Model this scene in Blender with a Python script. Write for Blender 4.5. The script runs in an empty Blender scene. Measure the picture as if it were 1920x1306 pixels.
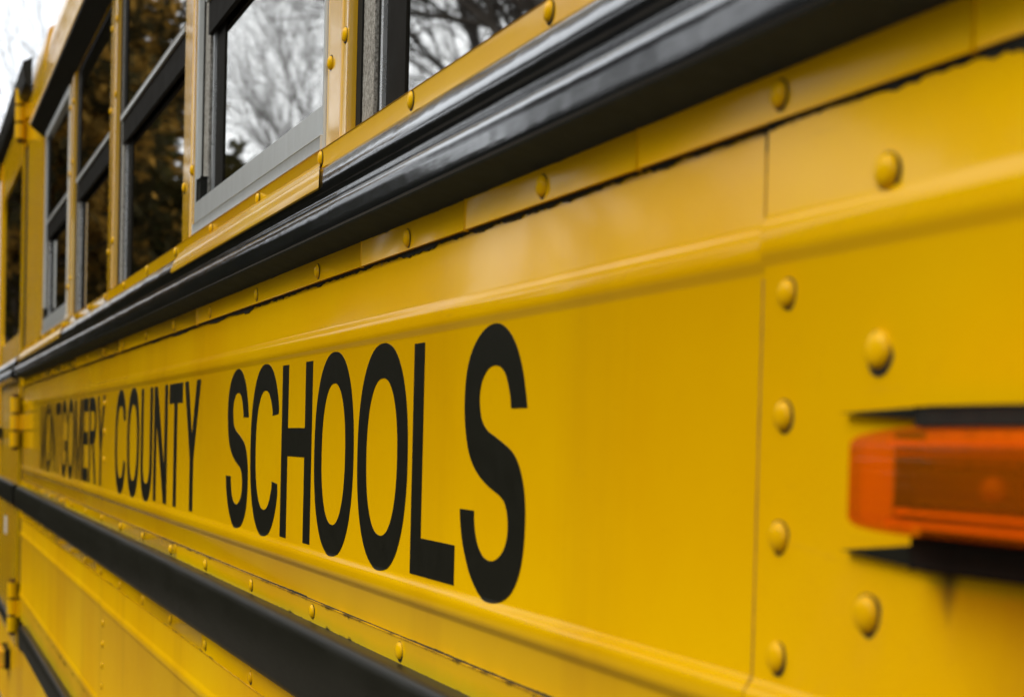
import bpy, bmesh, math, random
from mathutils import Matrix, Vector, noise

# ---------------------------------------------------------------- camera, world, sun, exposure
scn = bpy.context.scene
ZC = 1.58                                   # camera height above the ground
CAM_D = 0.3431                              # camera distance from the side of the bus
cam_data = bpy.data.cameras.new('camera')
cam = bpy.data.objects.new('camera', cam_data)
scn.collection.objects.link(cam)
R_ = Vector((0.35796330, 0.93340233, 0.02494707))
U_ = Vector((-0.03337869, -0.01390869, 0.99934599))
F_ = Vector((-0.93313886, 0.35856189, -0.02617695))
m = Matrix.Identity(4)
for i in range(3):
    m[i][0] = R_[i]; m[i][1] = U_[i]; m[i][2] = -F_[i]
m[0][3] = 0.0; m[1][3] = -CAM_D; m[2][3] = ZC
cam.matrix_world = m
cam_data.sensor_width = 36.0
cam_data.lens = 2990.0 / 1920.0 * 36.0
cam_data.shift_y = 0.13435
cam_data.clip_start = 0.02
cam_data.clip_end = 500
cam_data.dof.use_dof = True
cam_data.dof.focus_distance = 1.36
cam_data.dof.aperture_fstop = 10.0
scn.camera = cam

world = bpy.data.worlds.new('World')
scn.world = world
world.use_nodes = True
wn = world.node_tree.nodes; wl = world.node_tree.links
wn.clear()
SUN_EL, SUN_AZ = math.radians(46), math.radians(258)      # azimuth in the xy plane, from +x towards +y
sky = wn.new('ShaderNodeTexSky'); sky.sky_type = 'NISHITA'; sky.sun_disc = False
sky.sun_elevation = SUN_EL
sky.sun_rotation = math.pi / 2 - SUN_AZ
sky.air_density = 1.0; sky.dust_density = 4.0; sky.ozone_density = 1.0
hs = wn.new('ShaderNodeHueSaturation'); hs.inputs['Saturation'].default_value = 0.30
hs.inputs['Value'].default_value = 1.0
mixw = wn.new('ShaderNodeMix'); mixw.data_type = 'RGBA'; mixw.inputs[0].default_value = 0.65
mixw.inputs[7].default_value = (10.9, 11.4, 11.9, 1)           # even cloud deck
bg = wn.new('ShaderNodeBackground'); bg.inputs['Strength'].default_value = 0.125
wo = wn.new('ShaderNodeOutputWorld')
wl.new(sky.outputs[0], hs.inputs['Color'])
wl.new(hs.outputs[0], mixw.inputs[6])
wl.new(mixw.outputs[2], bg.inputs['Color'])
wl.new(bg.outputs[0], wo.inputs['Surface'])

sd = bpy.data.lights.new('sun', 'SUN')
sd.energy = 1.1; sd.angle = math.radians(28); sd.color = (1.0, 0.95, 0.86)
sun = bpy.data.objects.new('sun', sd); scn.collection.objects.link(sun)
dirv = Vector((math.cos(SUN_EL) * math.cos(SUN_AZ), math.cos(SUN_EL) * math.sin(SUN_AZ), math.sin(SUN_EL)))
sun.rotation_euler = dirv.to_track_quat('Z', 'Y').to_euler()

vs = scn.view_settings
vs.view_transform = 'Standard'; vs.look = 'None'; vs.exposure = 0.37; vs.gamma = 1.0
vs.use_curve_mapping = False
scn.cycles.max_bounces = 8
scn.cycles.transparent_max_bounces = 16

COL = scn.collection
random.seed(7)

# ---------------------------------------------------------------- node helpers
def new_mat(name):
    mt = bpy.data.materials.new(name); mt.use_nodes = True
    nt = mt.node_tree; nt.nodes.clear()
    out = nt.nodes.new('ShaderNodeOutputMaterial')
    return mt, nt, out

def nd(nt, typ, **kw):
    n = nt.nodes.new(typ)
    for k_, v in kw.items():
        if k_.startswith('i_'):
            n.inputs[int(k_[2:])].default_value = v
        else:
            setattr(n, k_, v)
    return n

def lk(nt, a, b): nt.links.new(a, b)

def math_(nt, op, a, b=None, c=None, clamp=False):
    n = nt.nodes.new('ShaderNodeMath'); n.operation = op; n.use_clamp = clamp
    for i, v in enumerate((a, b, c)):
        if v is None: continue
        if isinstance(v, (int, float)): n.inputs[i].default_value = v
        else: nt.links.new(v, n.inputs[i])
    return n.outputs[0]

def mixc(nt, fac, a, b):
    n = nt.nodes.new('ShaderNodeMix'); n.data_type = 'RGBA'
    for i, v in ((0, fac), (6, a), (7, b)):
        if isinstance(v, (int, float)): n.inputs[i].default_value = v
        elif isinstance(v, tuple): n.inputs[i].default_value = (*v, 1)
        else: nt.links.new(v, n.inputs[i])
    return n.outputs[2]

def wpos(nt):
    g = nt.nodes.new('ShaderNodeNewGeometry')
    s = nt.nodes.new('ShaderNodeSeparateXYZ'); nt.links.new(g.outputs['Position'], s.inputs[0])
    return g.outputs['Position'], s.outputs[0], s.outputs[1], s.outputs[2]

def noise_(nt, vec, scale, detail=4, rough=0.55, stretch=None):
    if stretch:
        mp = nt.nodes.new('ShaderNodeMapping'); mp.inputs['Scale'].default_value = stretch
        nt.links.new(vec, mp.inputs['Vector']); vec = mp.outputs[0]
    n = nt.nodes.new('ShaderNodeTexNoise')
    n.inputs['Scale'].default_value = scale; n.inputs['Detail'].default_value = detail
    n.inputs['Roughness'].default_value = rough
    nt.links.new(vec, n.inputs['Vector'])
    return n.outputs[0]

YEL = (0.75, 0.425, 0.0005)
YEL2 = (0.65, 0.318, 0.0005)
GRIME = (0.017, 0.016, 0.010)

def paint(name, grime=(), algae=None, rough=0.09, spec=0.09, wave=0.10, streak=0.25, coat=0.0, stain_and_shade=None, coat_ior=1.5):
    """school bus enamel. grime: (z, reach, side) soft dirt that creeps from a seam at height z, side -1 = below it."""
    mt, nt, out = new_mat(name)
    pos, X, Y, Z = wpos(nt)
    n1 = noise_(nt, pos, 2.3, 5)
    n2 = noise_(nt, pos, 55.0, 3, 0.6)
    n3 = noise_(nt, pos, 7.0, 5, 0.6, (1.0, 1.0, 0.12))        # rain streaks
    f = math_(nt, 'MULTIPLY_ADD', n1, 2.4, -0.8, True)
    col = mixc(nt, f, YEL, YEL2)
    f2 = math_(nt, 'MULTIPLY_ADD', n3, 3.0, -1.62, True)
    f2 = math_(nt, 'MULTIPLY', f2, streak)
    col = mixc(nt, f2, col, (0.36, 0.165, 0.006))
    n5 = noise_(nt, pos, 130.0, 3, 0.7, (0.12, 1.0, 1.0))
    f5 = math_(nt, 'MULTIPLY', math_(nt, 'MULTIPLY_ADD', n5, 7.0, -4.55, True), 0.22)
    col = mixc(nt, f5, col, (0.42, 0.23, 0.02))
    f3 = math_(nt, 'MULTIPLY_ADD', n2, 2.2, -1.3, True)
    f3 = math_(nt, 'MULTIPLY', f3, 0.14)
    col = mixc(nt, f3, col, (0.34, 0.17, 0.01))
    if algae:
        za, ra = algae
        dz = math_(nt, 'ABSOLUTE', math_(nt, 'SUBTRACT', Z, ZC + za))
        na = noise_(nt, pos, 9.0, 4, 0.6)
        t = math_(nt, 'DIVIDE', dz, ra)
        fa = math_(nt, 'SUBTRACT', math_(nt, 'MULTIPLY_ADD', na, 1.2, 0.35), t, None, True)
        fa = math_(nt, 'MULTIPLY', fa, 0.65)
        col = mixc(nt, fa, col, (0.40, 0.335, 0.004))
    if stain_and_shade:                                      # narrow dirty run-off below a fitting, then its wide shade painted in
        xs, zs = stain_and_shade
        dx = math_(nt, 'DIVIDE', math_(nt, 'ABSOLUTE', math_(nt, 'SUBTRACT', X, xs)), 0.0095)
        dn = math_(nt, 'DIVIDE', math_(nt, 'SUBTRACT', ZC + zs, Z), 0.017)
        ns = noise_(nt, pos, 90.0, 4, 0.6, (1, 1, 0.25))
        fs = math_(nt, 'SUBTRACT', math_(nt, 'MULTIPLY_ADD', ns, 1.6, 0.35), math_(nt, 'ADD', dx, math_(nt, 'ABSOLUTE', dn)), None, True)
        col = mixc(nt, math_(nt, 'MULTIPLY', fs, math_(nt, 'GREATER_THAN', dn, -0.2)), col, (0.10, 0.065, 0.012))
        wx = math_(nt, 'DIVIDE', math_(nt, 'ABSOLUTE', math_(nt, 'SUBTRACT', X, xs + 0.055)), 0.075)  # broad brown falloff: shade under the lamp put into the paint colour
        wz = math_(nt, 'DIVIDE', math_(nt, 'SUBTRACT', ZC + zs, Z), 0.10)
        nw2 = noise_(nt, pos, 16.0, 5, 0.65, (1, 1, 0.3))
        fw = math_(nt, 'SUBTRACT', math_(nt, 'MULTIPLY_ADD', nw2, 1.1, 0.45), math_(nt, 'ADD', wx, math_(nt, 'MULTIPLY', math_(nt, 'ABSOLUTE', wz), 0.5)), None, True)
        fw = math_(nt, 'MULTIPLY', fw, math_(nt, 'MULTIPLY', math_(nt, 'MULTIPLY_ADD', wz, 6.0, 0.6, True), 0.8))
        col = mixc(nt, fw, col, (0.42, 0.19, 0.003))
    rg = None
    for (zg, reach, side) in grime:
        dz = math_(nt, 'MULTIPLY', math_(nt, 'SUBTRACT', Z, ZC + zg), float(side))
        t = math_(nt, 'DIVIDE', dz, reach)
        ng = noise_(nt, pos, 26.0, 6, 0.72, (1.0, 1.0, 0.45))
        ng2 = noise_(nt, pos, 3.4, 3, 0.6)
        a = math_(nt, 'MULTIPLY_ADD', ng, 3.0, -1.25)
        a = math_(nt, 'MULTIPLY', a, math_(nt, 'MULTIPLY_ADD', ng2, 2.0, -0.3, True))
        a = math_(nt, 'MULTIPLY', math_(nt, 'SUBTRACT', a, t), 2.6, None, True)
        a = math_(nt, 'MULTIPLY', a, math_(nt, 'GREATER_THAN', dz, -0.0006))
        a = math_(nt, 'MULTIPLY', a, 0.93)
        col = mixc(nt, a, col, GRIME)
        rg = a if rg is None else math_(nt, 'MAXIMUM', rg, a)
    b = nd(nt, 'ShaderNodeBsdfPrincipled')
    lk(nt, col, b.inputs['Base Color'])
    r = math_(nt, 'MULTIPLY_ADD', n2, 0.06, rough - 0.03)
    r = math_(nt, 'ADD', r, math_(nt, 'MULTIPLY', n1, 0.03))
    if rg is not None: r = math_(nt, 'ADD', r, math_(nt, 'MULTIPLY', rg, 0.4))
    lk(nt, r, b.inputs['Roughness'])
    b.inputs['Specular IOR Level'].default_value = spec
    b.inputs['Coat Weight'].default_value = coat; b.inputs['Coat Roughness'].default_value = 0.05; b.inputs['Coat IOR'].default_value = coat_ior
    nw = noise_(nt, pos, 5.5, 2, 0.5)
    bp = nd(nt, 'ShaderNodeBump'); bp.inputs['Strength'].default_value = wave; bp.inputs['Distance'].default_value = 0.006
    lk(nt, nw, bp.inputs['Height'])
    nf = noise_(nt, pos, 420.0, 2, 0.5)
    bp2 = nd(nt, 'ShaderNodeBump'); bp2.inputs['Strength'].default_value = 0.05; bp2.inputs['Distance'].default_value = 0.0006
    lk(nt, nf, bp2.inputs['Height']); lk(nt, bp.outputs[0], bp2.inputs['Normal'])
    lk(nt, bp2.outputs[0], b.inputs['Normal'])
    lk(nt, b.outputs[0], out.inputs['Surface'])
    return mt

def simple(name, col, rough=0.5, metal=0.0, spec=0.5, var=0.0, col2=None, scale=30.0, stretch=None, bump=0.0, coat=0.0, wave=0.0):
    mt, nt, out = new_mat(name)
    b = nd(nt, 'ShaderNodeBsdfPrincipled')
    pos, X, Y, Z = wpos(nt)
    n = noise_(nt, pos, scale, 6, 0.65, stretch)
    f = math_(nt, 'MULTIPLY_ADD', n, 3.0, -1.0, True)
    lk(nt, mixc(nt, math_(nt, 'MULTIPLY', f, var if col2 else 0.0), col, col2 or col), b.inputs['Base Color'])
    lk(nt, math_(nt, 'MULTIPLY_ADD', n, 0.2, rough - 0.1), b.inputs['Roughness'])
    b.inputs['Metallic'].default_value = metal
    b.inputs['Coat Weight'].default_value = coat; b.inputs['Coat Roughness'].default_value = 0.09; b.inputs['Coat IOR'].default_value = 1.75
    b.inputs['Specular IOR Level'].default_value = spec
    if bump:
        bp = nd(nt, 'ShaderNodeBump'); bp.inputs['Strength'].default_value = bump; bp.inputs['Distance'].default_value = 0.002
        lk(nt, n, bp.inputs['Height']); lk(nt, bp.outputs[0], b.inputs['Normal'])
        if wave:
            bw = nd(nt, 'ShaderNodeBump'); bw.inputs['Strength'].default_value = wave; bw.inputs['Distance'].default_value = 0.01
            lk(nt, noise_(nt, pos, 8.0, 3, 0.5), bw.inputs['Height']); lk(nt, bw.outputs[0], bp.inputs['Normal'])
            lk(nt, bp.outputs[0], b.inputs['Coat Normal'])
    lk(nt, b.outputs[0], out.inputs['Surface'])
    return mt

M = {}
M['panel'] = paint('yellow_enamel', grime=((0.1372, 0.0105, -1),), coat=0.20, streak=0.32, stain_and_shade=(-0.4625, -0.041))
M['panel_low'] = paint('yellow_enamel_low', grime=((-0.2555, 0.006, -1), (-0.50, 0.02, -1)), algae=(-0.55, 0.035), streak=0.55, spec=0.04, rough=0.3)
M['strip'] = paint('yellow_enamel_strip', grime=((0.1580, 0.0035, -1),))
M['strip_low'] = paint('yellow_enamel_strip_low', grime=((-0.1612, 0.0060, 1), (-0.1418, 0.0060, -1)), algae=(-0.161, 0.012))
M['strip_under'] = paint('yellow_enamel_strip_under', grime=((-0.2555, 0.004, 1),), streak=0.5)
M['sill'] = paint('yellow_enamel_sill', rough=0.22, spec=0.4, wave=0.05, coat=0.5)
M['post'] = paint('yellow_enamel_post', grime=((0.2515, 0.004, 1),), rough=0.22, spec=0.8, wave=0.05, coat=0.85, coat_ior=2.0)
M['roof'] = paint('yellow_enamel_roof', streak=0.8)
M['door'] = paint('yellow_enamel_door', streak=0.5)
M['black'] = simple('black_enamel', (0.0085, 0.0095, 0.0115), 0.15, 0, 0.5, 0.5, (0.017, 0.017, 0.015), 60.0, (0.12, 1, 1), 0.05, 0.8, 0.16)
M['black_worn'] = simple('black_enamel_dull', (0.0105, 0.0100, 0.0065), 0.34, 0, 0.13, 0.6, (0.018, 0.017, 0.012), 30.0, (0.25, 1, 1), 0.1)
M['underside'] = simple('dirty_black_underside', (0.06, 0.075, 0.085), 0.9, 0, 0.02, 0.5, (0.045, 0.055, 0.06), 60.0)
M['vinyl'] = simple('black_vinyl', (0.0110, 0.0106, 0.0070), 0.32, 0, 0.08, 0.25, (0.020, 0.019, 0.013), 60.0)
M['sealant'] = simple('black_sealant', (0.012, 0.012, 0.008), 0.75, 0, 0.2, 0.5, (0.02, 0.021, 0.012), 200.0, None, 0.4)
M['seam_dirt'] = simple('dirt_in_lap', (0.42, 0.20, 0.006), 0.7, 0, 0.2, 0.8, (0.20, 0.10, 0.008), 90.0)
M['rubber'] = simple('black_rubber', (0.012, 0.012, 0.010), 0.65, 0, 0.08, 0.4, (0.03, 0.028, 0.02), 120.0)
M['alu'] = simple('weathered_aluminium', (0.62, 0.63, 0.60), 0.34, 0.6, 0.5, 0.5, (0.50, 0.50, 0.46), 40.0, (1, 1, 0.2), 0.05)
M['track'] = simple('pitted_aluminium_track', (0.40, 0.38, 0.33), 0.6, 0.1, 0.4, 0.95, (0.06, 0.046, 0.028), 420.0, (1, 1, 0.8), 0.2)
M['alu_edge'] = simple('bright_aluminium', (0.7, 0.7, 0.68), 0.28, 0.9)
M['sash'] = simple('black_sash', (0.011, 0.0095, 0.007), 0.6, 0, 0.04)
M['interior'] = simple('interior_lining', (0.05, 0.045, 0.035), 0.8)
M['sticker'] = simple('white_sticker', (0.62, 0.62, 0.60), 0.4)
M['rust'] = simple('rust', (0.10, 0.03, 0.008), 0.85, 0, 0.2, 0.8, (0.03, 0.013, 0.006), 300.0)

def glass_mat():
    mt, nt, out = new_mat('tinted_glass')
    tr = nd(nt, 'ShaderNodeBsdfTransparent'); tr.inputs[0].default_value = (0.42, 0.42, 0.38, 1)
    gl = nd(nt, 'ShaderNodeBsdfGlossy'); gl.inputs['Roughness'].default_value = 0.018
    gl.inputs['Color'].default_value = (0.97, 0.95, 0.91, 1)
    pos, X, Y, Z = wpos(nt)
    n = noise_(nt, pos, 3.0, 1, 0.4)
    bp = nd(nt, 'ShaderNodeBump'); bp.inputs['Strength'].default_value = 0.03; bp.inputs['Distance'].default_value = 0.01
    lk(nt, n, bp.inputs['Height']); lk(nt, bp.outputs[0], gl.inputs['Normal'])
    fr = nd(nt, 'ShaderNodeFresnel'); fr.inputs['IOR'].default_value = 1.55
    mx = nd(nt, 'ShaderNodeMixShader')
    lk(nt, math_(nt, 'MULTIPLY', fr.outputs[0], 0.85, None, True), mx.inputs[0])
    lk(nt, tr.outputs[0], mx.inputs[1]); lk(nt, gl.outputs[0], mx.inputs[2])
    lk(nt, mx.outputs[0], out.inputs['Surface'])
    return mt
M['glass'] = glass_mat()

def amber_mat():
    mt, nt, out = new_mat('amber_plastic')
    tr = nd(nt, 'ShaderNodeBsdfTransparent'); tr.inputs[0].default_value = (1.0, 0.46, 0.004, 1)
    tl = nd(nt, 'ShaderNodeBsdfTranslucent'); tl.inputs[0].default_value = (1.0, 0.34, 0.002, 1)
    df = nd(nt, 'ShaderNodeBsdfDiffuse'); df.inputs[0].default_value = (0.95, 0.29, 0.002, 1)
    gl = nd(nt, 'ShaderNodeBsdfGlossy'); gl.inputs['Roughness'].default_value = 0.12
    pos, X, Y, Z = wpos(nt)
    mx0 = nd(nt, 'ShaderNodeMixShader'); mx0.inputs[0].default_value = 0.4
    lk(nt, tl.outputs[0], mx0.inputs[1]); lk(nt, df.outputs[0], mx0.inputs[2])
    mx1 = nd(nt, 'ShaderNodeMixShader'); mx1.inputs[0].default_value = 0.26
    lk(nt, tr.outputs[0], mx1.inputs[1]); lk(nt, mx0.outputs[0], mx1.inputs[2])
    fr = nd(nt, 'ShaderNodeFresnel'); fr.inputs['IOR'].default_value = 1.4
    wv = nd(nt, 'ShaderNodeTexWave'); wv.bands_direction = 'Z'; wv.inputs['Scale'].default_value = 75.0     # moulded flutes
    lk(nt, pos, wv.inputs['Vector'])
    bpl = nd(nt, 'ShaderNodeBump'); bpl.inputs['Strength'].default_value = 0.2; bpl.inputs['Distance'].default_value = 0.0015
    lk(nt, wv.outputs['Fac'], bpl.inputs['Height'])
    for sh in (tl, df, gl): lk(nt, bpl.outputs[0], sh.inputs['Normal'])
    mx2 = nd(nt, 'ShaderNodeMixShader')
    lk(nt, math_(nt, 'MULTIPLY', fr.outputs[0], 0.3), mx2.inputs[0]); lk(nt, mx1.outputs[0], mx2.inputs[1]); lk(nt, gl.outputs[0], mx2.inputs[2])
    lk(nt, mx2.outputs[0], out.inputs['Surface'])
    return mt
M['amber'] = amber_mat()
M['bulb'] = simple('bulb_glass', (0.20, 0.10, 0.04), 0.2)
M['amber_deep'] = simple('amber_rib', (0.95, 0.50, 0.02), 0.25)
M['amber_mid'] = simple('amber_reflector', (0.80, 0.42, 0.06), 0.3, 0, 0.5, 0.8, (0.30, 0.12, 0.02), 70.0)
M['lamp_dark'] = simple('lamp_dark', (0.03, 0.02, 0.015), 0.35)

# ---------------------------------------------------------------- mesh helpers (coordinates: x along the bus, p out of its side, z above camera height)
def P(x, p, z): return (x, -p, ZC + z)

def link(name, me, mat, parent=None, smooth=None):
    o = bpy.data.objects.new(name, me); COL.objects.link(o)
    if mat is not None and len(me.materials) == 0: me.materials.append(mat)
    if parent is not None:
        o.parent = parent
        o.matrix_parent_inverse = ROOTINV
    if smooth is not None:
        for pl in me.polygons: pl.use_smooth = True
        try: me.set_sharp_from_angle(angle=math.radians(smooth))
        except Exception: pass
    return o

def fix(bm):
    bmesh.ops.recalc_face_normals(bm, faces=bm.faces)

def to_mesh(name, bm):
    fix(bm)
    me = bpy.data.meshes.new(name); bm.to_mesh(me); bm.free(); return me

def prism(name, prof, x0, x1, mat, parent=None, smooth=35, xs=None):
    """closed profile [(p, z)...] swept along the bus from x0 to x1."""
    bm = bmesh.new()
    xs = xs or [x0, x1]
    rings = [[bm.verts.new(P(x, p, z)) for p, z in prof] for x in xs]
    n = len(prof)
    for a, b in zip(rings, rings[1:]):
        for i in range(n):
            bm.faces.new((a[i], a[(i + 1) % n], b[(i + 1) % n], b[i]))
    bm.faces.new(rings[0]); bm.faces.new(list(reversed(rings[-1])))
    return link(name, to_mesh(name, bm), mat, parent, smooth)

def box_bm(bm, x0, x1, p0, p1, z0, z1, bev=0.0):
    r = bmesh.ops.create_cube(bm, size=1.0)
    for v in r['verts']:
        v.co = Vector(P(x0 + (v.co.x + .5) * (x1 - x0), p0 + (v.co.y + .5) * (p1 - p0), z0 + (v.co.z + .5) * (z1 - z0)))
    if bev:
        es = list({e for v in r['verts'] for e in v.link_edges})
        bmesh.ops.bevel(bm, geom=es, offset=bev, segments=2, profile=0.6, affect='EDGES')

def box(name, x0, x1, p0, p1, z0, z1, mat, parent=None, bev=0.0):
    bm = bmesh.new(); box_bm(bm, x0, x1, p0, p1, z0, z1, bev)
    return link(name, to_mesh(name, bm), mat, parent, 30 if bev else None)

def ring(name, x0, x1, z0, z1, w, p0, p1, mat, parent, wz=None, wtop=None, bev=0.0, wr=None):
    """rectangular frame: outer x0..x1, z0..z1, far bar w, near bar wr, depth p0..p1."""
    wz = w if wz is None else wz
    wtop = wz if wtop is None else wtop
    wr = w if wr is None else wr
    bm = bmesh.new()
    o = [(x0, z0), (x1, z0), (x1, z1), (x0, z1)]
    i = [(x0 + w, z0 + wz), (x1 - wr, z0 + wz), (x1 - wr, z1 - wtop), (x0 + w, z1 - wtop)]
    vs = {}
    for key, pts in (('o', o), ('i', i)):
        for pp in (p0, p1):
            vs[key, pp] = [bm.verts.new(P(x, pp, z)) for x, z in pts]
    for j in range(4):
        k2 = (j + 1) % 4
        bm.faces.new((vs['o', p0][j], vs['o', p0][k2], vs['i', p0][k2], vs['i', p0][j]))
        bm.faces.new((vs['o', p1][j], vs['o', p1][k2], vs['i', p1][k2], vs['i', p1][j]))
        bm.faces.new((vs['o', p0][j], vs['o', p0][k2], vs['o', p1][k2], vs['o', p1][j]))
        bm.faces.new((vs['i', p0][j], vs['i', p0][k2], vs['i', p1][k2], vs['i', p1][j]))
    fix(bm)
    if bev:
        bmesh.ops.bevel(bm, geom=bm.edges[:], offset=bev, segments=2, affect='EDGES')
    return link(name, to_mesh(name, bm), mat, parent, 30 if bev else None)

# ---------------------------------------------------------------- ground
def ground():
    mt, nt, out = new_mat('gravel_lot')
    pos, X, Y, Z = wpos(nt)
    n = noise_(nt, pos, 1.2, 6, 0.7); n2 = noise_(nt, pos, 40.0, 4, 0.7)
    col = mixc(nt, math_(nt, 'MULTIPLY_ADD', n, 2.5, -0.8, True), (0.045, 0.034, 0.018), (0.07, 0.052, 0.028))
    col = mixc(nt, math_(nt, 'MULTIPLY', n2, 0.5), col, (0.03, 0.025, 0.015))
    b = nd(nt, 'ShaderNodeBsdfPrincipled'); b.inputs['Roughness'].default_value = 0.9
    lk(nt, col, b.inputs['Base Color'])
    bp = nd(nt, 'ShaderNodeBump'); bp.inputs['Strength'].default_value = 0.6; bp.inputs['Distance'].default_value = 0.02
    lk(nt, n2, bp.inputs['Height']); lk(nt, bp.outputs[0], b.inputs['Normal'])
    lk(nt, b.outputs[0], out.inputs['Surface'])
    bm = bmesh.new()
    bmesh.ops.create_grid(bm, x_segments=8, y_segments=8, size=250)
    me = bpy.data.meshes.new('ground'); bm.to_mesh(me); bm.free()
    o = bpy.data.objects.new('ground', me); COL.objects.link(o); me.materials.append(mt)
    o['kind'] = 'structure'
ROOTINV = Matrix.Identity(4)
ground()

# ---------------------------------------------------------------- the bus
bus = bpy.data.objects.new('school_bus', None); COL.objects.link(bus)
bus.location = (-3.0, 1.15, 0.0); bus.empty_display_size = 0.5
bus['label'] = 'yellow school bus with black lettering, rivets and black rub rails along its side'
bus['category'] = 'school bus'
bpy.context.view_layer.update()
ROOTINV = Matrix.Translation((3.0, -1.15, 0.0))
SUBINV = Matrix.Identity(4)
def sub(o, parent):
    """make o a sub-part of the part it belongs to (all meshes are in world coordinates)."""
    o.parent = parent
    o.matrix_parent_inverse = Matrix.Identity(4)
    return o

XN, XF = 0.45, -4.99            # near end of what is built, far end at the door
XS = -0.596                     # lap of the two side panels
T = -0.012                      # back of the sheet metal

# bead: rounded raised rib pressed into the sheet
def bead(z_top, z_bot, h):
    e = 0.0045
    pts = [(0.0, z_top + e), (0.0006, z_top + e * .6), (h * .55, z_top + e * .05), (h * .92, z_top - e * .5), (h, z_top - e * 1.1)]
    pts += [(h, z_bot + e * 1.1), (h * .92, z_bot + e * .5), (h * .55, z_bot - e * .05), (0.0006, z_bot - e * .6), (0.0, z_bot - e)]
    return pts

def panel_profile(off, sh):
    pr = [(off, 0.150)]
    pr += [(off + p, z) for p, z in bead(0.0925 + sh, 0.0785 + sh, 0.0031)]
    pr += [(off + p, z) for p, z in bead(-0.1005, -0.1145, 0.0040)]
    pr += [(off, -0.1412)]
    return pr

PROF_L = panel_profile(0.0, 0.0)
def surf_p(z):
    pts = PROF_L
    for (p0, z0), (p1, z1) in zip(pts, pts[1:]):
        if z0 >= z >= z1:
            return p0 + (p1 - p0) * ((z0 - z) / (z0 - z1) if z0 != z1 else 0)
    return 0.0

pl = prism('side_panel', PROF_L + [(T, -0.1412), (T, 0.150)], XF, XS + 0.02, M['panel'], bus, 40)
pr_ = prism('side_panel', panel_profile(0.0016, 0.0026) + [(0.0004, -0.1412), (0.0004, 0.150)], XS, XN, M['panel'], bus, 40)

# strips with the rivet rows
def strip_run(name, joins, z0, z1, p, mat):
    out = []
    for a, b in zip(joins, joins[1:]):
        bm = bmesh.new(); box_bm(bm, a + 0.0006, b - 0.0006, T, p, z0, z1, 0.0009)
        out.append((a, b, link(name, to_mesh(name, bm), mat, bus, 40)))
    return out

ujoins = [XF, -3.42, -2.72, -1.98, -1.228, -0.979, -0.720, -0.455, XN]
upper = strip_run('seam_strip', ujoins, 0.1376, 0.1720, 0.0038, M['strip'])
ljoins = [XF, -3.60, -2.10, -0.45, XN]
lower = strip_run('seam_strip', ljoins, -0.1700, -0.1416, 0.0030, M['strip_low'])
under = strip_run('seam_strip', [XF, -3.0, -1.9, XN], -0.2556, -0.2000, 0.0032, M['strip_under'])
sill = strip_run('window_sill', [XF, -2.90, -1.3665, XN], 0.2010, 0.2515, 0.0045, M['sill'])

def strip_at(run, x):
    for a, b, o in run:
        if a <= x <= b: return o
    return run[0][2]

# ---- rivets
def rivet_mesh(r, h):
    bm = bmesh.new()
    seg = 14
    rows = [(1.0, 0.0), (0.985, 0.22), (0.88, 0.56), (0.66, 0.82), (0.36, 0.96)]
    rr = []
    for q, t in rows:
        rr.append([bm.verts.new((q * r * math.cos(2 * math.pi * i / seg), -t * h, q * r * math.sin(2 * math.pi * i / seg))) for i in range(seg)])
    top = bm.verts.new((0, -h, 0))
    for a, b in zip(rr, rr[1:]):
        for i in range(seg):
            bm.faces.new((a[i], a[(i + 1) % seg], b[(i + 1) % seg], b[i]))
    for i in range(seg): bm.faces.new((rr[-1][i], rr[-1][(i + 1) % seg], top))
    # dirt collar: a thin uneven ring of grime round the foot, thicker on its low side
    c0 = []; c1 = []
    for i in range(seg):
        a = 2 * math.pi * i / seg
        w = 1.12 + (0.28 if r > .007 else 0.18) * max(0, math.cos(a + 0.75)) + 0.04 * math.sin(3 * a + r * 900)
        c0.append(bm.verts.new((0.97 * r * math.cos(a), -0.0004, 0.97 * r * math.sin(a))))
        c1.append(bm.verts.new((w * r * math.cos(a), -0.0002, w * r * math.sin(a))))
    dirt = []
    for i in range(seg):
        dirt.append(bm.faces.new((c0[i], c0[(i + 1) % seg], c1[(i + 1) % seg], c1[i])))
    fix(bm)
    for fc in bm.faces: fc.smooth = True
    for fc in dirt: fc.material_index = 1
    me = bpy.data.meshes.new('rivet'); bm.to_mesh(me); bm.free()
    me.materials.append(M['panel_rivet']); me.materials.append(M['sealant'])
    return me
M['panel_rivet'] = paint('yellow_enamel_rivet', wave=0.0)
RV = rivet_mesh(0.0064, 0.0034)
RVB = rivet_mesh(0.0074, 0.0040)
def rivet(x, p, z, parent, me=RV, is_sub=True):
    o = bpy.data.objects.new('rivet', me); COL.objects.link(o)
    o.parent = parent
    o.matrix_parent_inverse = ROOTINV if parent is bus else Matrix.Identity(4)
    o.location = P(x, p, z)
    sc_ = random.uniform(.92, 1.06); o.scale = (sc_, random.uniform(.85, 1.1), sc_)
    o.rotation_euler = (random.uniform(-.05, .05), random.uniform(-.35, .35), random.uniform(-.05, .05))
    return o
x = -0.3215
while x > XF + 0.05:
    jx = random.uniform(-.004, .004)
    rivet(x + jx, 0.0038, 0.1470 + random.uniform(-.0008, .0008), strip_at(upper, x))
    rivet(x + 0.0040 - 0.2612 * 0 , 0.0045, 0.2446 + random.uniform(-.0006, .0006), strip_at(sill, x + 0.004)) if x < -0.5 else None
    rivet(x + 0.0045 - 0.002, 0.0030, -0.1505 + random.uniform(-.0008, .0008), strip_at(lower, x))
    rivet(x + 0.0100, 0.0032, -0.2450 + random.uniform(-.001, .001), strip_at(under, x))
    x -= 0.2614
for z in (0.0651, 0.0145, -0.0357, -0.0855): rivet(-0.5775 + random.uniform(-.0008, .0008), 0.0016, z, pr_)
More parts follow.
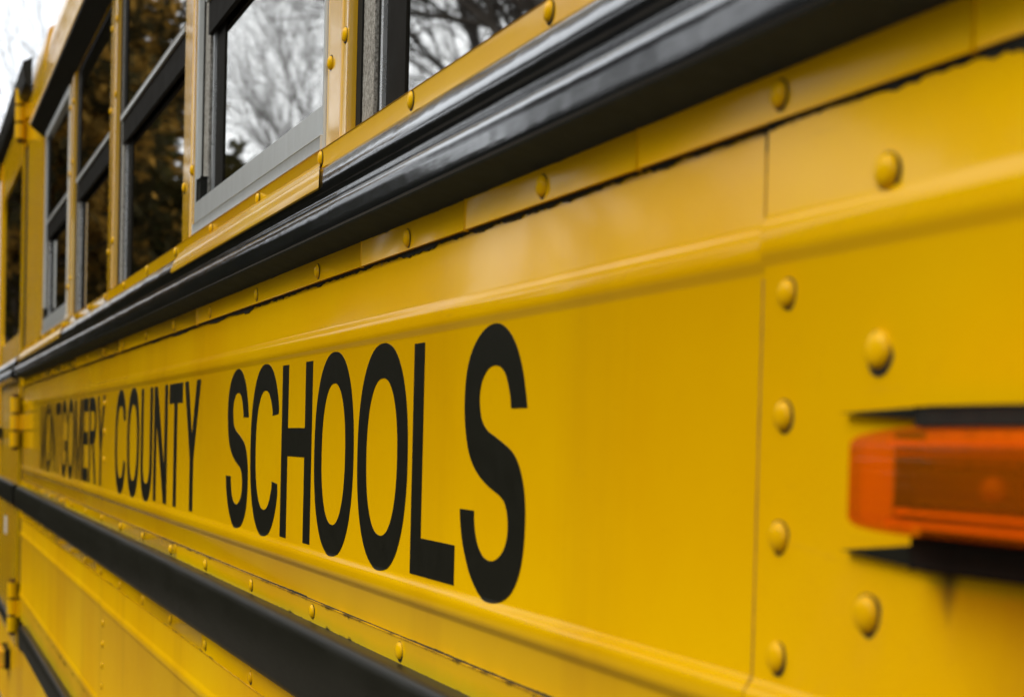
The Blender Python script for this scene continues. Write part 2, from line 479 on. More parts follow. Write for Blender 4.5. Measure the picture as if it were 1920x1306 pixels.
for xx, z in ((-0.5070, 0.1049), (-0.5092, 0.0388), (-0.5118, -0.0605), (-0.3300, 0.1049), (-0.3300, -0.0605)):
    rivet(xx, 0.0016, z, pr_, RVB)
for xx in (-2.93,):
    z = 0.055
    while z > -0.09:
        rivet(xx - 0.01, 0.0, z, pl); z -= 0.05

# ---- seam sealant: a real, ragged black bead under each lap
def ragged(name, x0, x1, z_top, side, base, amp, freq, seed, p, parent, step=0.0035, gap=0.0, thr=0.02):
    bm = bmesh.new()
    n = int((x1 - x0) / step)
    prev = None
    for i in range(n + 1):
        x = x0 + (x1 - x0) * i / n
        a = noise.noise((x * freq, seed, 0.0)); b = noise.noise((x * freq * 7, seed + 3, 0.0)); c = noise.noise((x * freq * 0.35, seed + 9, 0.0))
        t = base * (0.75 + 0.5 * c) + amp * max(0.0, a - thr) * (0.6 + 0.8 * max(0, c + .3)) + base * 0.6 * b + base * 0.5 * noise.noise((x * freq * 31, seed + 5, 0.0))
        if x < -1.7: t = base * .6 + (t - base * .6) * 0.4
        t = max(0.0001 if gap and c < -gap else 0.0004, t)
        if gap and c < -gap: t = 0.0001
        cur = [bm.verts.new(P(x, p, z_top - side * 0.0002)), bm.verts.new(P(x, p * 0.6 + 0.0001, z_top + side * t)), bm.verts.new(P(x, -0.001, z_top + side * (t + 0.0002)))]
        if prev:
            bm.faces.new((prev[0], prev[1], cur[1], cur[0])); bm.faces.new((prev[1], prev[2], cur[2], cur[1]))
        prev = cur
    return sub(link(name, to_mesh(name, bm), M['sealant']), parent)
ragged('sealant', XF, XS - 0.001, 0.13755, -1, 0.0025, 0.0120, 8.5, 2.6, 0.0020, pl)
ragged('sealant', XS + 0.001, XN, 0.13755, -1, 0.0024, 0.0090, 9.0, 6.4, 0.0034, pr_)
ragged('sealant', XF, -0.4, -0.14145, 1, 0.0006, 0.0022, 8.0, 8.1, 0.0012, pl, thr=0.0, gap=0.18)
# vertical lap of the panels
def vlap(x, z0, z1, p, parent, w0, w1, seed, mat='sealant'):
    bm = bmesh.new(); prev = None
    for i in range(61):
        t = i / 60; z = z0 + (z1 - z0) * t
        w = max(0.0002, (w0 + (w1 - w0) * min(1, t * 3.5)) * (1 + 0.16 * noise.noise((z * 60, seed, 0))))
        cur = [bm.verts.new(P(x + 0.0003, p, z)), bm.verts.new(P(x - w, 0.0004 + surf_p(z), z))]
        if prev: bm.faces.new((prev[0], prev[1], cur[1], cur[0]))
        prev = cur
    sub(link('sealant', to_mesh('sealant', bm), M[mat]), parent)
vlap(XS, 0.1374, 0.127, 0.0014, pl, 0.0078, 0.0043, 2.0)
vlap(XS, 0.127, 0.099, 0.0014, pl, 0.0046, 0.0042, 3.0, 'seam_dirt')
vlap(XS, 0.073, -0.138, 0.0014, pl, 0.0043, 0.0042, 5.0, 'seam_dirt')

# ---- upper rub rail (double ridged), its yellow cover plates and the joints
def rail_prof():
    pts = [(0.0046, 0.2318), (0.0075, 0.2330), (0.0105, 0.2312), (0.0135, 0.2268), (0.0175, 0.2195), (0.0205, 0.2130), (0.0205, 0.2085),
           (0.0180, 0.2045), (0.0165, 0.2015), (0.0170, 0.1985), (0.0205, 0.1955), (0.0262, 0.1905), (0.0296, 0.1862), (0.0310, 0.1822),
           (0.0312, 0.1780), (0.0308, 0.1715), (0.0310, 0.1672), (0.0298, 0.1648), (0.0270, 0.1636), (0.0140, 0.1604), (0.0040, 0.1575)]
    return pts + [(T - .004, 0.1575), (T - .004, 0.2318)]
rail_joins = [-4.93, -2.72, -0.10, XN]
for a, b in zip(rail_joins, rail_joins[1:]):
    n = max(2, int((b - a) / 0.05))
    o = prism('rub_rail', rail_prof(), a, b - 0.001, M['black'], bus, 50)
    o.data.materials.append(M['underside'])
    for pg in o.data.polygons:
        if pg.normal.z < -0.8: pg.material_index = 1
def plate(x0, x1):
    pts = [(0.0060, 0.2400), (0.0072, 0.2355), (0.0118, 0.2336), (0.0150, 0.2285), (0.0190, 0.2212), (0.0222, 0.2135), (0.0222, 0.2086), (0.0208, 0.2078),
           (0.0203, 0.2120), (0.0172, 0.2190), (0.0132, 0.2262), (0.0100, 0.2305), (0.0046, 0.2330), (0.0046, 0.2400)]
    o = prism('sill_cover', pts, x0, x1, M['sill'], bus, 35)
    for v_ in o.data.vertices:                      # the ends are cut on the slant
        if v_.co.x > (x0 + x1) / 2: v_.co.x += (-v_.co.y - 0.022) / 0.016 * 0.062
    return o
plate(-2.075, -1.300)
plate(-4.93, -3.62)

# ---- middle rub rail: flat faced
def rail2_prof(zt, zb, p):
    return [(0.0, zt), (p * .55, zt + .0002), (p * .80, zt - .0012), (p * .93, zt - .0042), (p, zt - .0095), (p, zb + .010), (p * .93, zb + .0045), (p * .78, zb + .001), (p * .5, zb), (0.0, zb), (T - .004, zb), (T - .004, zt)]
prism('rub_rail', rail2_prof(-0.1605, -0.2265, 0.0225), -4.95, -2.30, M['black_worn'], bus, 50)
prism('rub_rail', rail2_prof(-0.1605, -0.2265, 0.0225), -2.299, XN, M['black_worn'], bus, 50)

# ---- lower panels, floor rail and skirt
def low_profile():
    pr = [(0.0, -0.2500)]
    pr += bead(-0.2985, -0.3120, 0.0030)
    pr += bead(-0.4800, -0.4960, 0.0030)
    pr += [(0.0, -0.5600)]
    return pr + [(T, -0.5600), (T, -0.2500)]
lp1 = prism('lower_panel', low_profile(), XF, -2.911, M['panel_low'], bus, 40)
lp2 = prism('lower_panel', [(p + (0.0018 if p >= 0 else 0), z) for p, z in low_profile()], -2.910, XN, M['panel_low'], bus, 40)
ragged('sealant', XF, -1.0, -0.25545, -1, 0.0008, 0.0040, 9.0, 12.5, 0.0022, lp1, thr=0.0, gap=0.22)
for z in (-0.335, -0.372, -0.41, -0.447): rivet(-2.895, 0.0018, z, lp2)
prism('rub_rail', rail2_prof(-0.5500, -0.6080, 0.0225), -4.72, XN, M['black_worn'], bus, 50)
prism('skirt', [(0.0, -0.600), (0.002, -0.75), (0.0, -0.98), (T, -0.98), (T, -0.600)], -4.80, XN, M['panel_low'], bus, 40)

# ---- window posts
ZH = 0.775
def post(x0, xm, x1, rivets=True):
    bm = bmesh.new()
    o = prism('window_post', [(0.0, 0.2513), (0.0, ZH), (-0.06, ZH), (-0.06, 0.2513)], x0, xm - 0.0007, M['post'], bus, None)
    bmx = bmesh.new(); box_bm(bmx, xm, x1, -0.06, 0.0016, 0.2513, ZH, 0.0012)
    o2 = link('window_post', to_mesh('window_post', bmx), M['post'], bus, 30)
    # rounded return edge on the near side
    if rivets:
        for z, xx in ((0.3250, x0 + 0.0125), (0.5750, x0 + 0.0125), (0.72, x0 + 0.0125)): rivet(xx, 0.0, z, o)
        for z, xx in ((0.3370, xm + 0.010), (0.5900, xm + 0.010), (0.72, xm + 0.010)): rivet(xx, 0.0016, z, o2)
    return o
post(-1.3660, -1.3110, -1.2853)
post(-2.1280, -2.0560, -2.0250)
post(-2.9450, -2.8640, -2.8350)
post(-3.6900, -3.6100, -3.5700)
post(-0.60, -0.555, -0.53, False)
prism('corner_post', [(0.0, 0.2513), (0.0, 0.86), (-0.06, 0.86), (-0.06, 0.2513)], -4.95, -4.315, M['roof'], bus, None)

# ---- windows
def window(x0, x1, flush):
    """split-sash window; the far jamb is a splay of gasket, track, seal, trim and sash stile."""
    z0, z1, zm = 0.2520, ZH, 0.528
    e = 0.0002
    w = ring('window', x0, x1, z0, z1, 0.0140, -0.0042, -0.0200, M['rubber'], bus, 0.003, 0.006, 0, 0.003)   # gasket carries the rest
    x = x0 + 0.0140 + e; xn = x1 - 0.003 - e; zt = z1 - 0.006 - e; zb = z0 + 0.003 + e
    if flush:                                     # push-out window: light frame level with the skin
        sub(ring('frame', x0 + .0005, x1 - .0005, z0 + .0005, z1, 0.0125, 0.0024, -0.0040, M['alu'], bus, 0.0400, 0.02, 0.0008, 0.006), w)
    for nm, wd, p, mt, bt in (('track', 0.0330, -0.0058, M['track'], 0.002), ('seal', 0.0105, -0.0090, M['rubber'], 0.001), ('edge_trim', 0.0060, -0.0078, M['alu_edge'], 0.0006)):
        sub(ring(nm, x, xn, zb, zt, wd, p, -0.0200, mt, bus, bt, bt, 0, bt), w)
        x += wd + e; xn -= bt + e; zb += bt + e; zt -= bt + e
    if flush: sub(box('latch', x0 + .018, x0 + .046, -0.0057, 0.0010, z0 + .041, z0 + .066, M['rubber'], bus, 0.002), w)
    if flush: sub(box('frame_lip', x0 + .002, x1 - .002, 0.0025, 0.0042, z0 + .0008, z0 + .0130, M['alu'], bus, 0.0006), w)
    # lower sash, set back
    sub(ring('sash', x, xn, zb, zm + .006, 0.050, -0.0112, -0.0200, M['sash'], bus, 0.030 if flush else 0.004, 0.02, 0, 0.010), w)
    sub(box('glass_pane', x + .0502, xn - .0102, -0.0150, -0.0128, zb + .0042, zm - .0145, M['glass'], bus), w)
    # upper sash, further out
    sub(ring('sash', x - .0002 - .0164, xn + .0008, zm - .036, z1 - .0005, 0.0400, -0.0030, -0.0088, M['sash'], bus, 0.0500, 0.012, 0, 0.008), w)
    sub(box('sash_rail', x - .016, xn, -0.0028, 0.0002, zm + .004, zm + .0135, M['alu'], bus, 0.0008), w)
    sub(box('glass_pane', x + .0240, xn - .0080, -0.0068, -0.0046, zm + .0145, z1 - .0130, M['glass'], bus), w)
    return w
window(-1.2850, -0.6003, False)
window(-2.0247, -1.3663, True)
window(-2.8347, -2.1283, False)
window(-3.5697, -2.9453, False)
window(-4.3147, -3.6903, True)
window(-0.5297, 0.20, False)
box('window_header', -4.315, XN, -0.06, 0.0, ZH + .0003, 0.842, M['post'], bus)

# ---- roof side, drip rail
roof = prism('roof', [(0.0350, 0.8095), (0.0350, 0.8180), (0.0300, 0.8300), (0.0080, 0.8420), (0.0030, 0.8600), (-0.0010, 0.98), (-0.0080, 1.03), (-0.022, 1.07), (-0.06, 1.12), (-0.20, 1.22),
               (-0.6, 1.34), (-1.15, 1.38), (-1.7, 1.34), (-2.1, 1.22), (-2.24, 1.12), (-2.28, 1.0), (-2.28, 0.84), (-2.25, 0.84), (-2.25, 1.0), (-2.0, 1.18), (-1.15, 1.33), (-0.5, 1.27), (-0.06, 1.08), (-0.03, 0.845), (0.0, 0.8100)],
              -4.42, XN, M['roof'], bus, 30)
prism('drip_rail', [(0.0342, 0.8093), (0.0342, 0.8040), (0.0010, 0.7770), (0.0010, 0.8090)], -4.40, XN, M['black_worn'], bus, None)
prism('roof', [(0.0, 0.86), (0.0, 1.0), (-0.01, 1.07), (-0.10, 1.14), (-0.5, 1.24), (-1.15, 1.30), (-1.8, 1.24), (-2.28, 1.0), (-2.28, 0.86), (-2.2, 0.86), (-1.15, 1.24), (-0.06, 0.86)], -6.75, -4.421, M['roof'], bus, 30)

# ---- interior shell (dark) so that the body is closed
bm = bmesh.new()
xa, xb, ya, yb, za, zb = -6.4, XN, 0.062, 2.28, ZC - 0.9, ZC + 1.05
v = [bm.verts.new(c) for c in ((xa, ya, za), (xb, ya, za), (xb, yb, za), (xa, yb, za), (xa, ya, zb), (xb, ya, zb), (xb, yb, zb), (xa, yb, zb))]
for f in ((0, 1, 2, 3), (4, 5, 6, 7), (2, 3, 7, 6), (0, 3, 7, 4), (1, 2, 6, 5)): bm.faces.new([v[i] for i in f])
w0, w1 = ZC + 0.245, ZC + 0.79
q = [bm.verts.new(c) for c in ((xa, ya, w0), (xb, ya, w0), (xa, ya, w1), (xb, ya, w1))]
bm.faces.new((v[0], v[1], q[1], q[0])); bm.faces.new((q[2], q[3], v[5], v[4]))
link('interior_lining', to_mesh('interior_lining', bm), M['interior'], bus)

# ---- side door at the far end
DX0, DX1 = -6.18, -5.10
box('door_gasket', -5.095, -4.992, -0.03, -0.004, -0.66, 1.02, M['rubber'], bus)
bm = bmesh.new()
def door_bm():
    bm = bmesh.new()
    o = [(DX0, -0.66), (DX1, -0.66), (DX1, 1.03), (DX0, 1.03)]
    wx0, wx1, wz0, wz1, r = DX0 + 0.10, DX1 - 0.035, 0.305, 0.83, 0.06
    i = []
    for cx, cz, a0 in ((wx1 - r, wz1 - r, 0), (wx0 + r, wz1 - r, 90), (wx0 + r, wz0 + r, 180), (wx1 - r, wz0 + r, 270)):
        for k_ in range(6):
            a = math.radians(a0 + 18 * k_); i.append((cx + r * math.cos(a), cz + r * math.sin(a)))
    es = []
    for loop in (o, i):
        vs_ = [bm.verts.new(P(x, 0.004, z)) for x, z in loop]
        for a, b in zip(vs_, vs_[1:] + vs_[:1]): es.append(bm.edges.new((a, b)))
    bmesh.ops.triangle_fill(bm, use_beauty=True, edges=es)
    r_ = bmesh.ops.extrude_face_region(bm, geom=bm.faces[:])
    for g in r_['geom']:
        if isinstance(g, bmesh.types.BMVert): g.co.y += 0.03
    return bm, (wx0, wx1, wz0, wz1)
dbm, dw = door_bm()
door = link('door', to_mesh('door', dbm), M['door'], bus, 30)
sub(box('glass_pane', dw[0] + .0005, dw[1] - .0005, -0.0035, -0.0005, dw[2] + .0005, dw[3] - .0005, M['glass'], bus), door)
sub(prism('rub_rail', [(p, z - 0.0) for p, z in rail_prof()][:-2] + [(-0.002, 0.1575), (-0.002, 0.2318)], -6.10, -5.11, M['black'], bus, 50), door)
sub(prism('rub_rail', rail2_prof(-0.1605, -0.2265, 0.0225)[:-2], -6.20, -5.11, M['black_worn'], bus, 50), door)
sub(prism('rub_rail', rail2_prof(-0.585, -0.62, 0.02)[:-2], -6.20, -5.11, M['black_worn'], bus, 50), door)
sub(prism('rain_visor', [(0.0041, 1.075), (0.030, 1.060), (0.032, 1.045), (0.024, 1.000), (0.0041, 0.985)], -6.7, -4.80, M['black_worn'], bus, None), door)
sub(box('sticker', -5.72, -5.62, 0.004, 0.0048, -0.345, -0.285, M['sticker'], bus), door)
sub(box('door_handle', -6.02, -5.90, 0.004, 0.03, -0.02, 0.01, M['black_worn'], bus, 0.004), door)
def hinge(z, big=1.0):
    bm = bmesh.new()
    for s, zz in ((-1, 0.052), (1, 0.0), (-1, -0.052)):
        r_ = bmesh.ops.create_cone(bm, cap_ends=True, segments=14, radius1=0.016, radius2=0.016, depth=0.044)
        for v_ in r_['verts']: v_.co = v_.co + Vector(P(-5.045, 0.018, z + zz * big))
        a, b = (-5.045, -4.965) if s > 0 else (-5.125, -5.045)
        box_bm(bm, a, b, 0.0005, 0.008, z + zz * big - 0.021, z + zz * big + 0.021, 0.001)
    h = link('hinge', to_mesh('hinge', bm), M['door'], bus, 30)
    bm = bmesh.new()
    r_ = bmesh.ops.create_cone(bm, cap_ends=True, segments=10, radius1=0.009, radius2=0.009, depth=0.17)
    for v_ in r_['verts']: v_.co = v_.co + Vector(P(-5.045, 0.018, z))
    sub(link('hinge_pin', to_mesh('hinge_pin', bm), M['rust'], None, 30), h)
hinge(0.955); hinge(0.03); hinge(-0.53)
box('rear_post', -6.75, -6.19, -0.05, 0.006, -0.66, 0.98, M['door'], bus, 0.003)
box('rear_skirt', -6.75, -4.81, -0.09, -0.03, -1.0, -0.662, M['panel_low'], bus, 0.002)
# amber clearance lamp low on the far end
cl = box('clearance_lamp', -6.02, -5.84, -0.0295, -0.012, -0.83, -0.765, M['black_worn'], bus, 0.003)
sub(box('lamp_lens', -6.00, -5.86, -0.0118, 0.012, -0.822, -0.773, M['amber_deep'], bus, 0.008), cl)

# ---- lettering: cut vinyl that follows the pressed beads
ZT, ZB, OV = 0.0700, -0.0940, 0.0045
SV, SHT = 0.0255, 0.0265
S_OUT = "0.993,0.695 0.972,0.738 0.936,0.802 0.886,0.860 0.820,0.914 0.732,0.958 0.638,0.986 0.550,1.000 0.448,1.000 0.337,0.986 0.226,0.954 0.133,0.909 0.071,0.850 0.042,0.784 0.038,0.714 0.049,0.652 0.075,0.599 0.113,0.546 0.178,0.499 0.280,0.457 0.417,0.422 0.550,0.400 0.631,0.387 0.704,0.366 0.746,0.331 0.762,0.286 0.756,0.245 0.721,0.206 0.657,0.174 0.576,0.155 0.532,0.150 0.458,0.150 0.389,0.160 0.317,0.187 0.266,0.228 0.237,0.279 0.233,0.322 0.000,0.322 0.010,0.270 0.050,0.201 0.110,0.142 0.184,0.084 0.267,0.046 0.336,0.021 0.416,0.004 0.519,0.000 0.621,0.005 0.716,0.020 0.818,0.048 0.899,0.093 0.955,0.145 0.988,0.211 1.000,0.283 1.000,0.347 0.980,0.411 0.945,0.458 0.890,0.505 0.811,0.541 0.711,0.564 0.565,0.591 0.434,0.613 0.368,0.632 0.316,0.660 0.288,0.703 0.279,0.746 0.302,0.789 0.355,0.824 0.428,0.846 0.519,0.852 0.611,0.842 0.677,0.816 0.724,0.774 0.756,0.732 0.767,0.695"
S_PTS = [tuple(float(t) for t in q_.split(',')) for q_ in S_OUT.split()]
def chaikin(pts, keep):
    out = []
    n = len(pts)
    for i in range(n):
        a, b = pts[i], pts[(i + 1) % n]
        if i in keep: out.append(a)
        else: out.append((0.75 * a[0] + 0.25 * pts[i - 1][0] * 0 + 0.25 * b[0], 0.75 * a[1] + 0.25 * b[1]))
        if (i + 1) % n not in keep: out.append((0.25 * a[0] + 0.75 * b[0], 0.25 * a[1] + 0.75 * b[1]))
    return out
def sup(cx, cz, rx, rz, a, e=2.25):
    c, s = math.cos(a), math.sin(a)
    return (cx + rx * math.copysign(abs(c) ** (2 / e), c), cz + rz * math.copysign(abs(s) ** (2 / e), s))
def arc(cx, cz, rx, rz, a0, a1, n=40):
    return [sup(cx, cz, rx, rz, math.radians(a0 + (a1 - a0) * i / n)) for i in range(n + 1)]

def glyph(ch, x0, x1):
    w = x1 - x0; cx = (x0 + x1) / 2; cz = (ZT + ZB) / 2; rz = (ZT - ZB) / 2 + OV
    v_, h = SV, SHT
    if ch == 'O':
        return [arc(cx, cz, w / 2, rz, 0, 360, 72)[:-1], arc(cx, cz, w / 2 - v_, rz - h, 0, 360, 60)[:-1]]
    if ch in 'CG':
        rx = w / 2 + 0.003; cx = x0 + rx
        o_ = arc(cx, cz, rx, rz, 26, 334, 60); i_ = arc(cx, cz, rx - v_, rz - h, 336, 24, 50)
        # flat terminals
        zt, zb = cz + 0.036, cz - 0.032
        o_ = [(x1 - 0.002, zt)] + [q_ for q_ in o_ if not (q_[0] > cx and zb < q_[1] < zt)] + [(x1 - 0.002, zb)]
        i_ = [(x1 - 0.002 - v_ * 1.02, zb + 0.0015)] + [q_ for q_ in i_ if not (q_[0] > cx and zb < q_[1] < zt)] + [(x1 - 0.002 - v_ * 1.02, zt - 0.0015)]
        if ch == 'G':
            zbar = cz - 0.004
            i_ = [(x1 - 0.002, zbar), (cx + 0.006, zbar), (cx + 0.006, zbar - h * .9), (x1 - 0.002 - v_, zbar - h * .9)] + i_[1:]
            o_ = o_[:-1]
        return [o_ + i_]
    if ch == 'S':
        return [[(x0 + a * w, (ZB - OV) + b * (ZT - ZB + 2 * OV)) for a, b in chaikin(S_PTS, {0, 36, 37, len(S_PTS) - 1})]]
    if ch == 'H':
        zm0, zm1 = cz + 0.006 - 0.001, cz + 0.006 + h - 0.001
        zm0 -= h / 2 - 0.004; zm1 -= h / 2 - 0.004
        return [[(x0, ZB), (x0 + v_, ZB), (x0 + v_, zm0), (x1 - v_, zm0), (x1 - v_, ZB), (x1, ZB), (x1, ZT), (x1 - v_, ZT), (x1 - v_, zm1), (x0 + v_, zm1), (x0 + v_, ZT), (x0, ZT)]]
    if ch == 'L':
        return [[(x0, ZB), (x1, ZB), (x1, ZB + h), (x0 + v_ * .92, ZB + h), (x0 + v_ * .92, ZT), (x0, ZT)]]
    if ch == 'U':
        ry = 0.058; zc_ = ZB - OV + ry
        return [[(x0, ZT)] + arc(cx, zc_, w / 2, ry, 180, 360, 30) + [(x1, ZT), (x1 - v_, ZT)] + arc(cx, zc_, w / 2 - v_, ry - h, 360, 180, 26) + [(x0 + v_, ZT)]]
    if ch == 'N':
        d_ = v_ * 1.12
        return [[(x0, ZB), (x0 + v_, ZB), (x0 + v_, ZT - 0.052), (x1 - d_, ZB), (x1, ZB), (x1, ZT), (x1 - v_, ZT), (x1 - v_, ZB + 0.052), (x0 + d_, ZT), (x0, ZT)]]
    if ch == 'T':
        return [[(cx - v_ / 2, ZB), (cx + v_ / 2, ZB), (cx + v_ / 2, ZT - h), (x1, ZT - h), (x1, ZT), (x0, ZT), (x0, ZT - h), (cx - v_ / 2, ZT - h)]]
    if ch == 'Y':
        zj = ZB + 0.065; d_ = v_ * 1.1
        return [[(cx - v_ / 2, ZB), (cx + v_ / 2, ZB), (cx + v_ / 2, zj), (x1, ZT), (x1 - d_, ZT), (cx, zj + 0.030), (x0 + d_, ZT), (x0, ZT), (cx - v_ / 2, zj)]]
    if ch == 'M':
        b_ = 0.027; d_ = b_ * 1.3
        return [[(x0, ZB), (x0 + b_, ZB), (x0 + b_, ZT - 0.05), (cx - b_ * .5, ZB), (cx + b_ * .5, ZB), (x1 - b_, ZT - 0.05), (x1 - b_, ZB), (x1, ZB), (x1, ZT), (x1 - d_, ZT), (cx, ZB + 0.045), (x0 + d_, ZT), (x0, ZT)]]
    if ch == 'E':
        e0 = cz - h / 2 + .003
        return [[(x0, ZB), (x1, ZB), (x1, ZB + h), (x0 + v_, ZB + h), (x0 + v_, e0), (x1 - .006, e0), (x1 - .006, e0 + h), (x0 + v_, e0 + h), (x0 + v_, ZT - h), (x1 - .002, ZT - h), (x1 - .002, ZT), (x0, ZT)]]
    if ch == 'R':
        zl = cz - 0.008; zr = (ZT + zl) / 2; ry = (ZT - zl) / 2
        outer = [(x0, ZB), (x0 + v_, ZB), (x0 + v_, zl), (cx - .004, zl), (x1 - v_ - .002, ZB), (x1 + .002, ZB), (cx + v_ * .95, zl + .004)] + arc(cx + .004, zr, w / 2 - .006, ry, 285, 450, 18) + [(x0, ZT)]
        inner = [(x0 + v_, zl + h), (cx, zl + h)] + arc(cx + .002, zr, w / 2 - .004 - v_, ry - h, 290, 430, 12) + [(cx, ZT - h), (x0 + v_, ZT - h)]
        return [outer, inner]

def letter(ch, x0, x1):
    loops = glyph(ch, x0, x1)
    bm = bmesh.new(); es = []
    for lp in loops:
        clean = []
        for q_ in lp:
            if not clean or (abs(q_[0] - clean[-1][0]) + abs(q_[1] - clean[-1][1])) > 1e-6: clean.append(q_)
        vs_ = [bm.verts.new((x, 0, z)) for x, z in clean]
        for a, b in zip(vs_, vs_[1:] + vs_[:1]): es.append(bm.edges.new((a, b)))
    bmesh.ops.triangle_fill(bm, use_beauty=True, use_dissolve=False, edges=es, normal=(0, -1, 0))
    for p_, zk in PROF_L:
        if -0.11 < zk < 0.09:
            bmesh.ops.bisect_plane(bm, geom=bm.verts[:] + bm.edges[:] + bm.faces[:], plane_co=(0, 0, zk), plane_no=(0, 0, 1))
    for v2 in bm.verts:
        z = v2.co.z
        v2.co = Vector(P(v2.co.x, surf_p(z) + 0.00045, z))
    r_ = bmesh.ops.extrude_face_region(bm, geom=bm.faces[:])
    for g in r_['geom']:
        if isinstance(g, bmesh.types.BMVert): g.co.y += 0.0004
    o = link('letter', to_mesh('letter', bm), M['vinyl'])
    return sub(o, pl)

for ch, a, b in (('S', -1.7903, -1.6700), ('C', -1.6588, -1.5276), ('H', -1.5137, -1.3943), ('O', -1.3825, -1.2520), ('O', -1.2397, -1.1044), ('L', -1.0928, -0.9955), ('S', -0.9862, -0.8697),
                 ('C', -2.7860, -2.6515), ('O', -2.6319, -2.4927), ('U', -2.4753, -2.3569), ('N', -2.3422, -2.2183), ('T', -2.2034, -2.0944), ('Y', -2.0789, -1.9611)):
    letter(ch, a, b)
x = -4.334
for ch, w in (('M', .145), ('O', .137), ('N', .124), ('T', .109), ('G', .135), ('O', .137), ('M', .145), ('E', .105), ('R', .122), ('Y', .118)):
    letter(ch, x, x + w); x += w + 0.0133

# ---- amber side marker lamp near the camera
LX0, LX1 = -0.4790, -0.3450
def lamp():
    # black base plate with two pointed ears at each end
    zt, zb = 0.0165, -0.0365
    loop = [(-0.529, 0.0152), (-0.480, 0.0168), (-0.470, zt + .0008), (LX1 + .009, zt + .0008), (LX1 + .001, 0.0168), (LX1 + 0.05, 0.0152),
            (LX1 + 0.002, 0.0125), (LX1 + 0.0005, 0.009), (LX1 + 0.0005, -0.028), (LX1 + 0.002, -0.0325), (LX1 + .05, -0.0372), (LX1 + .001, -0.0400), (LX1 + .009, zb - .0045), (-0.470, zb - .0045), (-0.480, -0.0400),
            (-0.5255, -0.0372), (-0.4800, -0.0325), (-0.4740, -0.0290), (-0.4740, 0.0085), (-0.4780, 0.0125)]
    bm = bmesh.new()
    f_ = bm.faces.new([bm.verts.new(P(x, 0.0060, z)) for x, z in loop])
    r_ = bmesh.ops.extrude_face_region(bm, geom=[f_])
    for g in r_['geom']:
        if isinstance(g, bmesh.types.BMVert): g.co.y += 0.0036
    bmesh.ops.triangulate(bm, faces=bm.faces[:])
    base = link('marker_lamp', to_mesh('marker_lamp', bm), M['black_worn'], bus)
    base['label'] = 'amber side marker lamp on black pointed base'
    # hollow lens: a tapered, rounded shell
    def loopz(x0, x1, z0, z1, r, p, n=4):
        pts = []
        for cx, cz, a0 in ((x1 - r, z1 - r, 0), (x0 + r, z1 - r, 90), (x0 + r, z0 + r, 180), (x1 - r, z0 + r, 270)):
            for i in range(n + 1):
                a = math.radians(a0 + 90 * i / n); pts.append(P(cx + r * math.cos(a), p, cz + r * math.sin(a)))
        return pts
    def shell(ins):
        lv = [(0.006, 0.0, 0.003), (0.016, 0.0008, 0.003), (0.026, 0.0022, 0.003), (0.0325, 0.0036, 0.003), (0.0352, 0.0050, 0.003), (0.0360, 0.0072, 0.003)]
        out = []
        for p, t, r in lv:
            out.append(loopz(LX0 + t * 0.7 + ins, LX1 - t * 0.7 - ins, -0.0290 + t + ins, 0.0098 - t - ins, r, p - (ins if p > 0.03 else 0)))
        return out
    bm = bmesh.new()
    def skin(rings, flip):
        rv = [[bm.verts.new(c) for c in r] for r in rings]
        for a, b in zip(rv, rv[1:]):
            for i in range(len(a)): bm.faces.new((a[i], a[(i + 1) % len(a)], b[(i + 1) % len(a)], b[i]))
        bm.faces.new(rv[-1])
    skin(shell(0.0), False)
    sub(link('lens', to_mesh('lens', bm), M['amber'], None, 40), base)
    for z0_, z1_ in ((0.0103, 0.0164), (-0.0400, -0.0296)):
        sub(box('bezel', -0.4745, LX1 + .002, 0.0061, 0.0090, z0_, z1_, M['rubber'], bus, 0.0006), base)
    # inside: dark reflector, bright moulded ribs, divider, socket and bulb
    sub(box('reflector', -0.4735, LX1 - .004, 0.0061, 0.0078, -0.0262, 0.0085, M['amber_mid'], bus), base)
    for z0_, z1_, p1_ in ((0.0030, 0.0046, 0.024), (-0.0002, 0.0010, 0.020), (-0.0205, -0.0192, 0.020), (-0.0245, -0.0228, 0.024)):
        sub(box('lens_rib', -0.4690, LX1 - .006, 0.0079, p1_, z0_, z1_, M['amber_deep'], bus, 0.0005), base)
    sub(box('divider', -0.4722, -0.4700, 0.0079, 0.0190, -0.0255, 0.0080, M['lamp_dark'], bus), base)
    sub(box('socket', -0.4650, -0.4080, 0.0079, 0.0150, -0.0175, -0.0040, M['lamp_dark'], bus, 0.002), base)
    bm = bmesh.new()
    r_ = bmesh.ops.create_uvsphere(bm, u_segments=16, v_segments=10, radius=0.0042)
    for v2 in r_['verts']: v2.co = Vector((v2.co.x * 1.4, v2.co.y, v2.co.z)) + Vector(P(-0.4200, 0.0165, -0.0105))
    sub(link('bulb', to_mesh('bulb', bm), M['bulb'], None, 60), base)
lamp()

